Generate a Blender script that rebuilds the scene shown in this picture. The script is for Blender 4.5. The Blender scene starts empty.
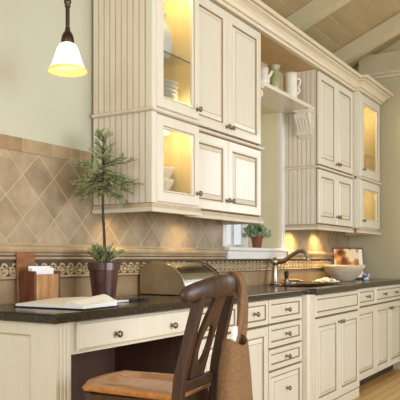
import bpy, bmesh, math, random
from mathutils import Vector, Matrix, noise
random.seed(7)
S = bpy.context.scene
COL = S.collection
PI = math.pi

# ------------------------------------------------------------------ materials
def srgb(r, g, b):
    f = lambda c: (c/255/12.92) if c/255 <= .04045 else ((c/255+.055)/1.055)**2.4
    return (f(r), f(g), f(b), 1)

class NT:
    def __init__(s, m):
        s.t = m.node_tree; s.n = s.t.nodes; s.l = s.t.links
        s.n.clear()
        s.out = s.n.new('ShaderNodeOutputMaterial')
    def new(s, kind, **kw):
        n = s.n.new(kind)
        for k, v in kw.items():
            if k in n.inputs: n.inputs[k].default_value = v
            else: setattr(n, k, v)
        return n
    def link(s, a, b): s.l.new(a, b)

def pbr(name, base, rough=.5, var=None, scale=6, stretch=(1, 1, 1), metal=0, bump=0, bscale=None, detail=4, coat=0, lo=.35, hi=.65, spec=.5, emit=None, estr=0, sub=0):
    m = bpy.data.materials.new(name); m.use_nodes = True
    t = NT(m)
    p = t.new('ShaderNodeBsdfPrincipled')
    p.inputs['Roughness'].default_value = rough; p.inputs['Metallic'].default_value = metal
    p.inputs['Coat Weight'].default_value = coat; p.inputs['Specular IOR Level'].default_value = spec
    p.inputs['Base Color'].default_value = base
    if emit:
        p.inputs['Emission Color'].default_value = emit; p.inputs['Emission Strength'].default_value = estr
    if sub:
        p.inputs['Subsurface Weight'].default_value = sub; p.inputs['Subsurface Radius'].default_value = (.02, .02, .02)
    tc = t.new('ShaderNodeTexCoord'); mp = t.new('ShaderNodeMapping'); mp.inputs['Scale'].default_value = stretch
    t.link(tc.outputs['Object'], mp.inputs['Vector'])
    nz = t.new('ShaderNodeTexNoise', Scale=scale, Detail=detail, Roughness=.6)
    t.link(mp.outputs[0], nz.inputs['Vector'])
    if var:
        r = t.new('ShaderNodeValToRGB'); r.color_ramp.elements[0].position = lo; r.color_ramp.elements[1].position = hi
        r.color_ramp.elements[0].color = base; r.color_ramp.elements[1].color = var
        t.link(nz.outputs['Fac'], r.inputs[0]); t.link(r.outputs[0], p.inputs['Base Color'])
    if bump:
        b = t.new('ShaderNodeBump', Strength=bump, Distance=.01)
        n2 = t.new('ShaderNodeTexNoise', Scale=bscale or scale, Detail=3)
        t.link(mp.outputs[0], n2.inputs['Vector']); t.link(n2.outputs['Fac'], b.inputs['Height']); t.link(b.outputs[0], p.inputs['Normal'])
    t.link(p.outputs[0], t.out.inputs[0])
    return m

M = {}
M['cream'] = pbr('cream_glazed_paint', srgb(224, 217, 194), .3, srgb(228, 222, 201), 9, (3, 3, .6), coat=.15)
M['glaze_shade'] = pbr('glaze_and_shadow_line', srgb(158, 136, 98), .5, srgb(142, 120, 84), 12)  # door glaze, darkened to carry the shadow inside the panel frames too
M['gap'] = pbr('carcass_gap_shade', srgb(128, 104, 72), .7, srgb(112, 90, 60), 12)  # bodies coloured dark to stand in for shade in the door gaps
M['cream_bead'] = pbr('cream_beadboard_paint', srgb(222, 210, 186), .45, srgb(230, 219, 197), 9, (3, 3, .5))
M['glaze'] = pbr('brown_glaze_line', srgb(196, 180, 146), .5, srgb(182, 164, 130), 12)
M['crown'] = pbr('crown_glazed_paint', srgb(220, 206, 174), .42, srgb(229, 217, 188), 10, (.5, 3, 3))
M['wall'] = pbr('sage_beige_wall_paint', srgb(196, 193, 168), .75, srgb(189, 186, 160), 1.2, bump=.05, bscale=60)
M['wall_end'] = pbr('taupe_wall_paint', srgb(200, 191, 152), .75, srgb(193, 184, 144), 1.2, bump=.05, bscale=60)
M['white'] = pbr('white_window_paint', srgb(238, 236, 226), .4, srgb(232, 229, 217), 5)
M['jamb'] = pbr('beige_jamb_paint', srgb(228, 216, 176), .55, srgb(222, 210, 168), 3)
M['ceil'] = pbr('ceiling_plank_paint', srgb(188, 168, 124), .6, srgb(178, 156, 112), 4, (.4, 3, 3))
M['beam'] = pbr('ceiling_beam_paint', srgb(206, 194, 156), .55, srgb(198, 186, 147), 4)
M['bronze'] = pbr('dark_bronze', srgb(92, 78, 62), .35, srgb(66, 54, 42), 40, metal=.9)
M['pewter'] = pbr('pewter_knob', srgb(146, 130, 106), .36, srgb(112, 98, 78), 60, metal=.9)
M['nickel'] = pbr('brushed_nickel', srgb(184, 170, 146), .3, srgb(164, 150, 126), 60, metal=1)
M['steel'] = pbr('brushed_steel', srgb(205, 204, 198), .25, srgb(190, 188, 182), 30, (.2, 6, 6), metal=1)
M['steel_end'] = pbr('satin_steel_end', srgb(190, 176, 150), .35, srgb(172, 158, 130), 8, metal=.85)
M['chair'] = pbr('walnut_stained_wood', srgb(74, 48, 30), .42, srgb(54, 34, 21), 7, (8, 8, .8), coat=.08)
M['seat'] = pbr('honey_wood_seat', srgb(196, 136, 72), .35, srgb(172, 110, 54), 6, (1, 9, 9), coat=.3)
M['brown'] = pbr('knee_shade_brown', srgb(74, 49, 31), .6, srgb(62, 40, 25), 6, (6, 6, .6))  # brown panels, darkened to carry the shade of the knee space
M['redwood'] = pbr('cherry_wood', srgb(118, 66, 40), .4, srgb(92, 48, 30), 7, (8, 8, 1))
M['tanwood'] = pbr('light_maple', srgb(196, 150, 98), .45, srgb(168, 118, 72), 7, (8, 8, 1))
M['midwood'] = pbr('mid_wood', srgb(158, 106, 66), .45, srgb(128, 80, 48), 7, (1, 8, 8))
M['paper'] = pbr('paper', srgb(251, 248, 238), .7, srgb(247, 243, 230), 3)
M['envelope'] = pbr('white_envelope', srgb(248, 247, 242), .6, srgb(240, 238, 231), 3)
M['black'] = pbr('black_plastic', srgb(24, 22, 22), .35, srgb(34, 31, 30), 30)
M['terracotta'] = pbr('dark_brown_glazed_pot', srgb(80, 48, 36), .3, srgb(60, 34, 26), 8, coat=.3)
M['clay'] = pbr('red_clay_pot', srgb(132, 68, 44), .6, srgb(112, 54, 34), 10)
M['soil'] = pbr('soil', srgb(52, 38, 28), .95, srgb(34, 24, 18), 60, bump=.5)
M['bark'] = pbr('twig_bark', srgb(72, 58, 42), .8, srgb(52, 40, 30), 40)
M['leaf'] = pbr('cypress_green', srgb(122, 136, 86), .55, srgb(160, 168, 114), 30, sub=.0)
M['leaf2'] = pbr('sage_leaf', srgb(122, 148, 108), .5, srgb(166, 184, 146), 30)
M['leaf3'] = pbr('garden_leaf', srgb(150, 168, 120), .6, srgb(190, 200, 160), 12)
M['plate'] = pbr('grey_white_plate', srgb(206, 204, 194), .3, srgb(196, 194, 184), 8, coat=.3)
M['china'] = pbr('ivory_china', srgb(238, 232, 214), .3, srgb(230, 222, 200), 8, coat=.3)
M['greenjar'] = pbr('olive_glazed_jar', srgb(164, 164, 118), .35, srgb(142, 140, 94), 14, coat=.3)
M['bluevase'] = pbr('pale_blue_vase', srgb(206, 214, 214), .35, srgb(178, 190, 196), 10, coat=.3)
M['bluewhite'] = pbr('blue_white_china', srgb(40, 60, 128), .3, srgb(226, 228, 234), 40, lo=.48, hi=.52, coat=.3)
M['bowl'] = pbr('turned_stone_bowl', srgb(222, 206, 178), .5, srgb(206, 188, 156), 10, (1, 1, 6))
M['fabric'] = pbr('tan_canvas', srgb(140, 106, 68), .9, srgb(122, 90, 56), 90, bump=.4, bscale=220)
M['towel'] = pbr('patterned_dish_towel', srgb(236, 234, 224), .9, srgb(150, 150, 142), 28, lo=.52, hi=.6, bump=.3, bscale=120)
M['sinkmat'] = pbr('dark_sink', srgb(58, 52, 46), .3, srgb(46, 41, 36), 30, metal=.6)
M['pulp'] = pbr('grey_book_cover', srgb(122, 120, 112), .7, srgb(108, 106, 98), 8)
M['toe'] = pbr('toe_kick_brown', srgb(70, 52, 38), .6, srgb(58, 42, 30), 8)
M['tumbler'] = pbr('amber_tumbler', srgb(170, 140, 90), .15, srgb(150, 120, 70), 8, coat=.3)
M['inside'] = pbr('cabinet_interior_maple', srgb(240, 222, 172), .5, srgb(230, 206, 142), 5, (4, 4, .7))
M['niche'] = pbr('tan_niche_wood', srgb(206, 178, 130), .5, srgb(196, 166, 116), 5, (1, 4, 4))
M['puck'] = pbr('warm_lamp_lens', srgb(255, 230, 180), .4, srgb(255, 226, 170), 5, emit=srgb(255, 214, 150), estr=6)
M['shade'] = pbr('lit_white_glass', srgb(255, 252, 240), .3, srgb(252, 246, 230), 6, emit=srgb(255, 244, 216), estr=1.0)
M['amber'] = pbr('lit_amber_glass', srgb(242, 208, 126), .3, srgb(230, 190, 104), 8, (1, 1, .5), emit=srgb(250, 212, 122), estr=.5)

def granite():
    m = bpy.data.materials.new('dark_polished_granite'); m.use_nodes = True; t = NT(m)
    p = t.new('ShaderNodeBsdfPrincipled', Roughness=.16); tc = t.new('ShaderNodeTexCoord')
    v = t.new('ShaderNodeTexVoronoi', Scale=150); n = t.new('ShaderNodeTexNoise', Scale=45, Detail=6)
    t.link(tc.outputs['Object'], v.inputs['Vector']); t.link(tc.outputs['Object'], n.inputs['Vector'])
    mx = t.new('ShaderNodeMath', operation='MULTIPLY'); t.link(v.outputs['Distance'], mx.inputs[0]); t.link(n.outputs['Fac'], mx.inputs[1])
    r = t.new('ShaderNodeValToRGB'); e = r.color_ramp.elements
    e[0].position = .1; e[0].color = srgb(30, 24, 18); e[1].position = .55; e[1].color = srgb(70, 58, 42)
    t.link(mx.outputs[0], r.inputs[0]); t.link(r.outputs[0], p.inputs['Base Color']); t.link(p.outputs[0], t.out.inputs[0])
    return m
M['granite'] = granite()

def tile(name, size, a, b, grout, rot=0, bump=.5, w=None, h=None, offs=0.0, axes='xz', corner=None):
    m = bpy.data.materials.new(name); m.use_nodes = True; t = NT(m)
    p = t.new('ShaderNodeBsdfPrincipled', Roughness=.42); tc = t.new('ShaderNodeTexCoord')
    sp = t.new('ShaderNodeSeparateXYZ'); cb = t.new('ShaderNodeCombineXYZ')
    t.link(tc.outputs['Object'], sp.inputs[0])
    t.link(sp.outputs['X'], cb.inputs['X']); t.link(sp.outputs['Z' if axes == 'xz' else 'Y'], cb.inputs['Y'])
    mp = t.new('ShaderNodeMapping'); mp.inputs['Rotation'].default_value = (0, 0, rot); t.link(cb.outputs[0], mp.inputs['Vector'])
    if corner:
        c_, s_ = math.cos(rot), math.sin(rot)
        mp.inputs['Location'].default_value = (-(corner[0]*c_-corner[1]*s_), -(corner[0]*s_+corner[1]*c_), 0)
    br = t.new('ShaderNodeTexBrick', offset=offs, Scale=1.0)
    br.inputs['Brick Width'].default_value = w or size; br.inputs['Row Height'].default_value = h or size
    br.inputs['Mortar Size'].default_value = .0035; br.inputs['Mortar Smooth'].default_value = .3; br.inputs['Bias'].default_value = 0
    br.inputs['Color1'].default_value = (0, 0, 0, 1); br.inputs['Color2'].default_value = (1, 1, 1, 1); br.inputs['Mortar'].default_value = (.5, .5, .5, 1)
    t.link(mp.outputs[0], br.inputs['Vector'])
    nz = t.new('ShaderNodeTexNoise', Scale=9, Detail=7, Roughness=.65); t.link(tc.outputs['Object'], nz.inputs['Vector'])
    mixf = t.new('ShaderNodeMix', data_type='FLOAT'); mixf.inputs['Factor'].default_value = .18
    t.link(nz.outputs['Fac'], mixf.inputs[2]); t.link(br.outputs['Color'], mixf.inputs[3])
    r = t.new('ShaderNodeValToRGB'); r.color_ramp.elements[0].position = .25; r.color_ramp.elements[1].position = .7
    r.color_ramp.elements[0].color = a; r.color_ramp.elements[1].color = b; t.link(mixf.outputs[0], r.inputs[0])
    mc = t.new('ShaderNodeMix', data_type='RGBA'); t.link(br.outputs['Fac'], mc.inputs['Factor']); t.link(r.outputs[0], mc.inputs[6]); mc.inputs[7].default_value = grout
    t.link(mc.outputs[2], p.inputs['Base Color'])
    inv = t.new('ShaderNodeMath', operation='SUBTRACT'); inv.inputs[0].default_value = 1; t.link(br.outputs['Fac'], inv.inputs[1])
    bp = t.new('ShaderNodeBump', Strength=bump, Distance=.006); t.link(inv.outputs[0], bp.inputs['Height']); t.link(bp.outputs[0], p.inputs['Normal'])
    t.link(p.outputs[0], t.out.inputs[0])
    return m
M['tile_diag'] = tile('travertine_diagonal_tile', .1445, srgb(128, 108, 80), srgb(182, 162, 130), srgb(186, 169, 136), PI/4, corner=(2.305, 1.61))
M['tile_cap'] = tile('travertine_cap_tile', .2, srgb(134, 110, 76), srgb(180, 157, 120), srgb(180, 160, 124), w=.2, h=2)
M['tile_base'] = tile('travertine_base_tile', .15, srgb(146, 120, 84), srgb(174, 148, 112), srgb(156, 136, 104), w=.16, h=2)
M['stone'] = pbr('tumbled_stone_trim', srgb(168, 144, 108), .5, srgb(190, 168, 132), 12)
M['stone_dark'] = pbr('dark_umber_tile', srgb(72, 56, 40), .55, srgb(90, 72, 52), 20)
M['scroll'] = pbr('antique_scroll_relief', srgb(196, 176, 138), .5, srgb(170, 148, 110), 40)
M['oak'] = tile('honey_oak_floor', .1, srgb(198, 152, 88), srgb(228, 190, 124), srgb(140, 96, 54), w=1.3, h=.085, offs=.37, bump=.15, axes='xy')

def glass_mat():
    m = bpy.data.materials.new('clear_pane_glass'); m.use_nodes = True; t = NT(m)
    tr = t.new('ShaderNodeBsdfTransparent'); gl = t.new('ShaderNodeBsdfGlossy', Roughness=.03); fr = t.new('ShaderNodeFresnel', IOR=1.45)
    mx = t.new('ShaderNodeMixShader'); mu = t.new('ShaderNodeMath', operation='MULTIPLY'); mu.inputs[1].default_value = .5
    t.link(fr.outputs[0], mu.inputs[0]); t.link(mu.outputs[0], mx.inputs[0])
    t.link(tr.outputs[0], mx.inputs[1]); t.link(gl.outputs[0], mx.inputs[2]); t.link(mx.outputs[0], t.out.inputs[0])
    return m
M['glass'] = glass_mat()
M['glass_edge'] = pbr('glass_shelf_edge', srgb(70, 84, 72), .15, srgb(60, 72, 64), 10)

def photo_page():
    m = bpy.data.materials.new('printed_food_page'); m.use_nodes = True; t = NT(m)
    p = t.new('ShaderNodeBsdfPrincipled', Roughness=.35); tc = t.new('ShaderNodeTexCoord')
    n = t.new('ShaderNodeTexNoise', Scale=10, Detail=1); t.link(tc.outputs['Object'], n.inputs['Vector'])
    r = t.new('ShaderNodeValToRGB'); e = r.color_ramp.elements
    e[0].position = .36; e[0].color = srgb(120, 62, 34); e[1].position = .56; e[1].color = srgb(250, 236, 190)
    k = e.new(.47); k.color = srgb(226, 150, 70)
    t.link(n.outputs['Fac'], r.inputs[0]); t.link(r.outputs[0], p.inputs['Base Color']); t.link(p.outputs[0], t.out.inputs[0])
    return m
M['foodpage'] = photo_page()

# ------------------------------------------------------------------ mesh helpers
def root_of(p):
    while p.parent: p = p.parent
    return p
def obj(name, bm, mats, parent=None, smooth=False, bevel=0, seg=2, sub=0, solid=0, recalc=True):
    if recalc: bmesh.ops.recalc_face_normals(bm, faces=bm.faces[:])
    if parent is not None:
        o0 = root_of(parent)
        if o0.type == 'EMPTY': bmesh.ops.transform(bm, matrix=o0['_inv'] and Matrix([o0['_inv'][i*4:i*4+4] for i in range(4)]), verts=bm.verts[:])
    me = bpy.data.meshes.new(name); bm.to_mesh(me); bm.free()
    for m in (mats if isinstance(mats, (list, tuple)) else [mats]): me.materials.append(M[m] if isinstance(m, str) else m)
    o = bpy.data.objects.new(name, me); COL.objects.link(o)
    if parent is not None: o.parent = parent
    if smooth:
        for f in me.polygons: f.use_smooth = True
    if solid:
        md = o.modifiers.new('thick', 'SOLIDIFY'); md.thickness = solid; md.offset = 0
    if bevel:
        md = o.modifiers.new('bevel', 'BEVEL'); md.width = bevel; md.segments = seg; md.limit_method = 'ANGLE'; md.angle_limit = math.radians(40)
    if sub:
        md = o.modifiers.new('sub', 'SUBSURF'); md.levels = sub; md.render_levels = sub
    return o
def thing(name, loc, label, cat, group=None, rotz=0, local=False):
    o = bpy.data.objects.new(name, None); COL.objects.link(o)
    o.location = loc; o.rotation_euler = (0, 0, rotz); o.empty_display_size = .1
    mat = Matrix.Identity(4) if local else (Matrix.Translation(loc) @ Matrix.Rotation(rotz, 4, 'Z')).inverted()
    o['_inv'] = [v for row in mat for v in row]
    return tag(o, label, cat, group)
def tag(o, label, cat, group=None, kind=None):
    o['label'] = label; o['category'] = cat
    if group: o['group'] = group
    if kind: o['kind'] = kind
    return o
def struct(o, label, cat):
    o['kind'] = 'structure'; o['label'] = label; o['category'] = cat; return o
def B(): return bmesh.new()
def box(bm, x0, x1, y0, y1, z0, z1, mi=0):
    vs = [bm.verts.new((x, y, z)) for x in (x0, x1) for y in (y0, y1) for z in (z0, z1)]
    for q in ((0, 1, 3, 2), (4, 6, 7, 5), (0, 4, 5, 1), (2, 3, 7, 6), (0, 2, 6, 4), (1, 5, 7, 3)):
        f = bm.faces.new([vs[i] for i in q]); f.material_index = mi
    return vs
def boxes(*bs):
    bm = B()
    for b in bs: box(bm, *b)
    return bm
def rings(bm, mapf, a0, a1, b0, b1, prof, cap_first=True, cap_last=True):
    """nested rectangles; prof = [(inset, offset, material index of the band leading to the next)]"""
    prev = None
    for i, (ins, off, mi) in enumerate(prof):
        r = [bm.verts.new(mapf(*q, off)) for q in ((a0+ins, b0+ins), (a1-ins, b0+ins), (a1-ins, b1-ins), (a0+ins, b1-ins))]
        if prev:
            for k in range(4):
                f = bm.faces.new((prev[k], prev[(k+1) % 4], r[(k+1) % 4], r[k])); f.material_index = pm
        elif cap_first: bm.faces.new(r[::-1])
        prev, pm = r, mi
    if cap_last: bm.faces.new(prev).material_index = pm
def front(yf): return lambda a, b, o: (a, yf+o, b)
def lathe(prof, c=(0, 0, 0), n=28, axis='z', closed=False, mis=None, arc=None):
    bm = B(); R = []
    for r, h in prof:
        ring = []
        for k in range(n):
            a = 2*PI*k/n
            p = (r*math.cos(a), r*math.sin(a), h)
            if axis == '-y': p = (p[0], -h, p[1])
            elif axis == 'x': p = (h, p[0], p[1])
            ring.append(bm.verts.new((c[0]+p[0], c[1]+p[1], c[2]+p[2])))
        R.append(ring)
    for i in range(len(R)-1):
        for k in range(n):
            f = bm.faces.new((R[i][k], R[i][(k+1) % n], R[i+1][(k+1) % n], R[i+1][k]))
            if mis: f.material_index = mis[i]
    if not closed:
        bm.faces.new(R[0][::-1]); bm.faces.new(R[-1])
    bmesh.ops.remove_doubles(bm, verts=bm.verts[:], dist=1e-6)
    return bm
def tube(bm, pts, rad, n=8, cap=True, flat=1.0, up=None):
    pts = [Vector(p) for p in pts]; R = []
    ref = Vector(up) if up else Vector((0, 0, 1))
    for i, p in enumerate(pts):
        d = (pts[min(i+1, len(pts)-1)]-pts[max(i-1, 0)]).normalized()
        rf = ref if abs(d.dot(ref)) < .95 else Vector((1, 0, 0))
        s = d.cross(rf).normalized(); u = s.cross(d).normalized()
        r = rad[i] if isinstance(rad, (list, tuple)) else rad
        R.append([bm.verts.new(p+s*r*math.cos(2*PI*k/n)+u*r*flat*math.sin(2*PI*k/n)) for k in range(n)])
    for i in range(len(R)-1):
        for k in range(n): bm.faces.new((R[i][k], R[i][(k+1) % n], R[i+1][(k+1) % n], R[i+1][k]))
    if cap: bm.faces.new(R[0][::-1]); bm.faces.new(R[-1])
    return bm
def curve(ctrl, n=8):
    """Catmull-Rom through control points"""
    P = [Vector(p) for p in ctrl]; P = [2*P[0]-P[1]]+P+[2*P[-1]-P[-2]]; out = []
    for i in range(1, len(P)-2):
        for k in range(n):
            t = k/n; a, b, c, d = P[i-1:i+3]
            out.append(.5*((2*b)+(c-a)*t+(2*a-5*b+4*c-d)*t*t+(3*b-a-3*c+d)*t**3))
    return out+[P[-2]]
def prism(bm, poly, axis, a0, a1, mi=0):
    """polygon of (p,q) extruded along axis x (y,z), y (x,z) or z (x,y)"""
    f = {'x': lambda p, q, a: (a, p, q), 'y': lambda p, q, a: (p, a, q), 'z': lambda p, q, a: (p, q, a)}[axis]
    A = [bm.verts.new(f(p, q, a0)) for p, q in poly]; C = [bm.verts.new(f(p, q, a1)) for p, q in poly]
    n = len(poly)
    for k in range(n): bm.faces.new((A[k], A[(k+1) % n], C[(k+1) % n], C[k])).material_index = mi
    bm.faces.new(A[::-1]).material_index = mi; bm.faces.new(C).material_index = mi
    return bm
def sweep(bm, path, prof, side=1, mis=None):
    """sweep a closed (out, z) profile along an xy polyline with mitred corners; out is to the right of travel (side=1)"""
    P = [Vector((p[0], p[1])) for p in path]; R = []
    for i, p in enumerate(P):
        d0 = (p-P[i-1]).normalized() if i else None
        d1 = (P[i+1]-p).normalized() if i < len(P)-1 else None
        n0 = Vector((d0.y, -d0.x))*side if d0 else None; n1 = Vector((d1.y, -d1.x))*side if d1 else None
        if n0 is None: m = n1
        elif n1 is None: m = n0
        else:
            m = (n0+n1); m = m/ (m.dot(n0))
        R.append([bm.verts.new((p.x+m.x*o, p.y+m.y*o, z)) for o, z in prof])
    n = len(prof)
    for i in range(len(R)-1):
        for k in range(n):
            f = bm.faces.new((R[i][k], R[i][(k+1) % n], R[i+1][(k+1) % n], R[i+1][k]))
            if mis: f.material_index = mis[k]
    bm.faces.new(R[0][::-1]); bm.faces.new(R[-1])
    return bm

# ------------------------------------------------------------------ key dimensions (metres; x along the kitchen wall, y into it)
W = 2.332                # kitchen wall face
CY = 1.752               # counter front edge
BF = 1.773               # base cabinet fronts
GF, DF, HF = 1.934, 2.011, 1.958   # wall cabinet fronts: left glass, double doors, right glass
END = 6.76
CT = .91
def ceil_z(y): return 3.124+.42*(2.24-y)

# ------------------------------------------------------------------ setting
bm = boxes((-1.75, END+.15, -3.75, W+.2, -.08, 0)); struct(obj('floor', bm, 'oak'), 'honey coloured oak plank floor', 'floor')
# kitchen wall, opening for the window
WX0, WX1, WZ0, WZ1 = 4.13, 5.035, 1.20, 2.336
bm = boxes((-1.6, WX0, W, W+.3, 0, 3.08), (WX1, END+.15, W, W+.3, 0, 3.08), (WX0, WX1, W, W+.3, 0, WZ0-.03), (WX0, WX1, W, W+.3, WZ1, 3.08))
struct(obj('wall_back', bm, 'wall'), 'sage beige painted kitchen wall behind the cabinets', 'wall')
bm = prism(B(), [(-3.6, 2.55), (W+.3, 2.55), (W+.3, ceil_z(W+.3)), (-.6, ceil_z(-.6)), (-3.6, ceil_z(W))], 'x', END, END+.15)
for q in ((-3.6, -.1, 0, 2.55), (.78, W+.3, 0, 2.55), (-.1, .78, 0, 1.35)): box(bm, END, END+.15, *q)
struct(obj('wall_right', bm, 'wall_end'), 'taupe painted end wall right of the cabinets', 'wall')
# plank ceiling: boards along x, v grooves
bm = B(); pts = []
y = W+.25
while y > -.6:
    pts += [(y, 0), (y-.006, .007), (y-.146, .007) if False else (y-.006, 0)]
    y -= .146
prof = []
y = W+.3
while y > -.6:
    prof += [(y, ceil_z(y)), (y-.136, ceil_z(y-.136)), (y-.141, ceil_z(y-.141)+.008), (y-.146, ceil_z(y-.146))]
    y -= .146
A = [bm.verts.new((-1.6, p, q)) for p, q in prof]; C = [bm.verts.new((END+.15, p, q)) for p, q in prof]
D_ = [bm.verts.new((-1.6, p, q+.08)) for p, q in prof]; E_ = [bm.verts.new((END+.15, p, q+.08)) for p, q in prof]
for k in range(len(prof)-1):
    f = bm.faces.new((A[k], A[k+1], C[k+1], C[k])); f.material_index = 1 if k % 4 in (1, 2) else 0
    bm.faces.new((D_[k], D_[k+1], E_[k+1], E_[k]))
n0 = len(prof)-1
yr, zr = prof[n0]
for q0, q1, q2, q3 in (((-1.6, yr, zr), (END+.15, yr, zr), (END+.15, -3.75, ceil_z(W)-.06), (-1.6, -3.75, ceil_z(W)-.06)), ((-1.6, yr, zr+.08), (END+.15, yr, zr+.08), (END+.15, -3.75, ceil_z(W)+.02), (-1.6, -3.75, ceil_z(W)+.02))):
    bm.faces.new([bm.verts.new(q) for q in (q0, q1, q2, q3)])
struct(obj('ceiling', bm, ['ceil', 'glaze']), 'sloping ceiling of painted planks', 'ceiling')
bm = prism(B(), [(-3.6, 2.75), (W+.3, 2.75), (W+.3, ceil_z(W+.3)), (-.6, ceil_z(-.6)), (-3.6, ceil_z(W))], 'x', -1.75, -1.6)
for q in ((-3.6, -.65, 0, 2.75), (1.05, W+.3, 0, 2.75), (-.65, 1.05, 0, 1.05)): box(bm, -1.75, -1.6, *q)  # opening cut to let in the added lamp outside
struct(obj('wall_left', bm, 'wall'), 'painted wall at the desk end of the room', 'wall')
bm = boxes((-1.6, .1, -3.75, -3.6, 0, 3.02), (4.3, END, -3.75, -3.6, 0, 3.02), (.1, 4.3, -3.75, -3.6, 0, .5), (.1, 4.3, -3.75, -3.6, 2.6, 3.02))
struct(obj('wall_front', bm, 'wall'), 'wall opposite the kitchen with a wide window opening', 'wall')
bm = prism(B(), [(END, 0), (END-.014, 0), (END-.014, .09), (END-.008, .105), (END, .105)], 'y', -3.59, 1.765)
struct(obj('baseboard_right', bm, 'white'), 'white baseboard along the end wall', 'baseboard')
# rafters
beam_labels = ['painted rafter highest left, mostly cut by the picture top', 'painted rafter left of the bare plank field above the crown', 'painted rafter nearest the end wall at top right']
for k, x in enumerate((3.96, 5.06, 6.16)):
    b_ = .155
    bm = prism(B(), [(W-.002, ceil_z(W)-.002), (W-.002, ceil_z(W)-b_), (-.58, ceil_z(-.58)-b_), (-.58, ceil_z(-.58)-.002)], 'x', x, x+.1)
    tag(obj('ceiling_beam', bm, 'beam', bevel=.004), beam_labels[k], 'beam', 'ceiling rafters')
# tie beam on the end wall with a small moulding under it
t = thing('tie_beam', (END-.05, .6, 2.98), 'level cream tie beam along the end wall above the crown', 'beam')
obj('beam', boxes((END-.075, END-.002, -.55, 2.2, 2.99, 3.19)), 'beam', t, bevel=.004)
bm = prism(B(), [(END-.002, 2.95), (END-.03, 2.95), (END-.04, 2.965), (END-.085, 2.978), (END-.085, 2.99), (END-.002, 2.99)], 'y', -.55, 2.2)
obj('moulding', bm, 'crown', t)

# --- tiled backsplash
TX0 = -1.6
def segs(z0, z1, d):
    """tile band that stops at the window opening when it reaches above the apron"""
    return boxes((TX0, WX0-.001, W-d, W-.001, z0, z1), (WX1+.07, END-.001, W-d, W-.001, z0, z1))
struct(obj('trim_1', segs(1.18, 1.61, .012), 'tile_diag'), 'diagonally set tan travertine wall tiles', 'tile')
bm = boxes((TX0, 2.68, W-.016, W-.001, 1.61, 1.675)); struct(obj('trim_2', bm, 'tile_cap', bevel=.004), 'straight course of tan tiles capping the diagonal field', 'tile')
crp = [(0, 1.132), (.014, 1.132), (.018, 1.142), (.03, 1.148), (.034, 1.16), (.03, 1.172), (.016, 1.18), (.014, 1.186), (0, 1.186)]
bm = B()
for x0, x1 in ((TX0, WX0-.03), (WX1+.12, END-.001)):
    sweep(bm, [(x0, W-.001), (x1, W-.001)], crp)
struct(obj('trim_3', bm, 'stone'), 'moulded stone chair rail under the diagonal tiles', 'tile')
bm = boxes((TX0, END-.001, W-.012, W-.001, 1.018, 1.132))
for z in (1.022, 1.112):
    bmesh.ops.recalc_face_normals(bm, faces=bm.faces[:])
    sweep(bm, [(TX0, W-.001), (END-.001, W-.001)], [(0, z), (.018, z), (.022, z+.006), (.018, z+.013), (0, z+.013)], mis=[1]*5)
# scrolls in relief
x = 1.9; k = 0
while x < END-.05:
    zc = 1.07
    for sgn in (1, -1):
        pts = []
        for i in range(15):
            a = i/14*2.0*PI*1.15; r = .0285*(1-i/14*.78)
            pts.append((x+.024*(0 if sgn > 0 else 1)+sgn*0+r*math.cos(a+(PI if sgn > 0 else 0)), W-.014, zc+sgn*.008+r*.95*math.sin(a+(PI if sgn > 0 else 0))*sgn))
        n0 = len(bm.faces); tube(bm, pts, [.0076*(1-.4*i/14) for i in range(15)], 5)
        bm.faces.ensure_lookup_table()
        for f in bm.faces[n0:]: f.material_index = 2
        x += .031
    k += 1
struct(obj('trim_4', bm, ['stone_dark', 'stone', 'scroll'], recalc=True), 'dark tile border with pale scroll relief', 'tile')
bm = boxes((TX0, END-.001, W-.011, W-.001, CT+.001, 1.018)); struct(obj('trim_5', bm, 'tile_base'), 'plain tan tile course standing on the counter', 'tile')

# --- window
win = bpy.data.objects.new('window_1', None); COL.objects.link(win); win.location = (4.58, W+.3, 1.2)
win['_inv'] = [v for row in Matrix.Translation(win.location).inverted() for v in row]
struct(win, 'white framed window over the sink, deep in its recess', 'window')
yw = W+.28
bm = boxes((WX0-.0, WX1, yw, yw+.05, WZ0-.03, WZ0+.03), (WX0, WX1, yw, yw+.05, WZ1-.05, WZ1), (WX0, WX0+.05, yw, yw+.05, WZ0+.03, WZ1-.05), (WX1-.05, WX1, yw, yw+.05, WZ0+.03, WZ1-.05), (4.56, 4.60, yw+.005, yw+.045, WZ0+.03, WZ1-.05))
obj('frame', bm, 'white', win, bevel=.004)
bm = boxes(*[(4.60, WX1-.05, yw+.015, yw+.035, z, z+.016) for z in (1.58, 1.95)], *[(WX0+.05, 4.56, yw+.015, yw+.035, z, z+.016) for z in (1.58, 1.95)], (4.36, 4.376, yw+.016, yw+.034, WZ0+.03, WZ1-.05), (4.79, 4.806, yw+.016, yw+.034, WZ0+.03, WZ1-.05))
obj('muntin', bm, 'white', win)
obj('glass_pane', boxes((WX0+.05, WX1-.05, yw+.022, yw+.026, WZ0+.03, WZ1-.05)), 'glass', win)
obj('jamb', boxes((WX1-.012, WX1-.001, W-.001, yw-.001, WZ0, WZ1-.001), (WX0+.001, WX0+.012, W-.001, yw-.001, WZ0, WZ1-.001), (WX0+.0125, WX1-.0125, W, yw-.001, WZ1-.012, WZ1-.001)), 'jamb', win)
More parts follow.
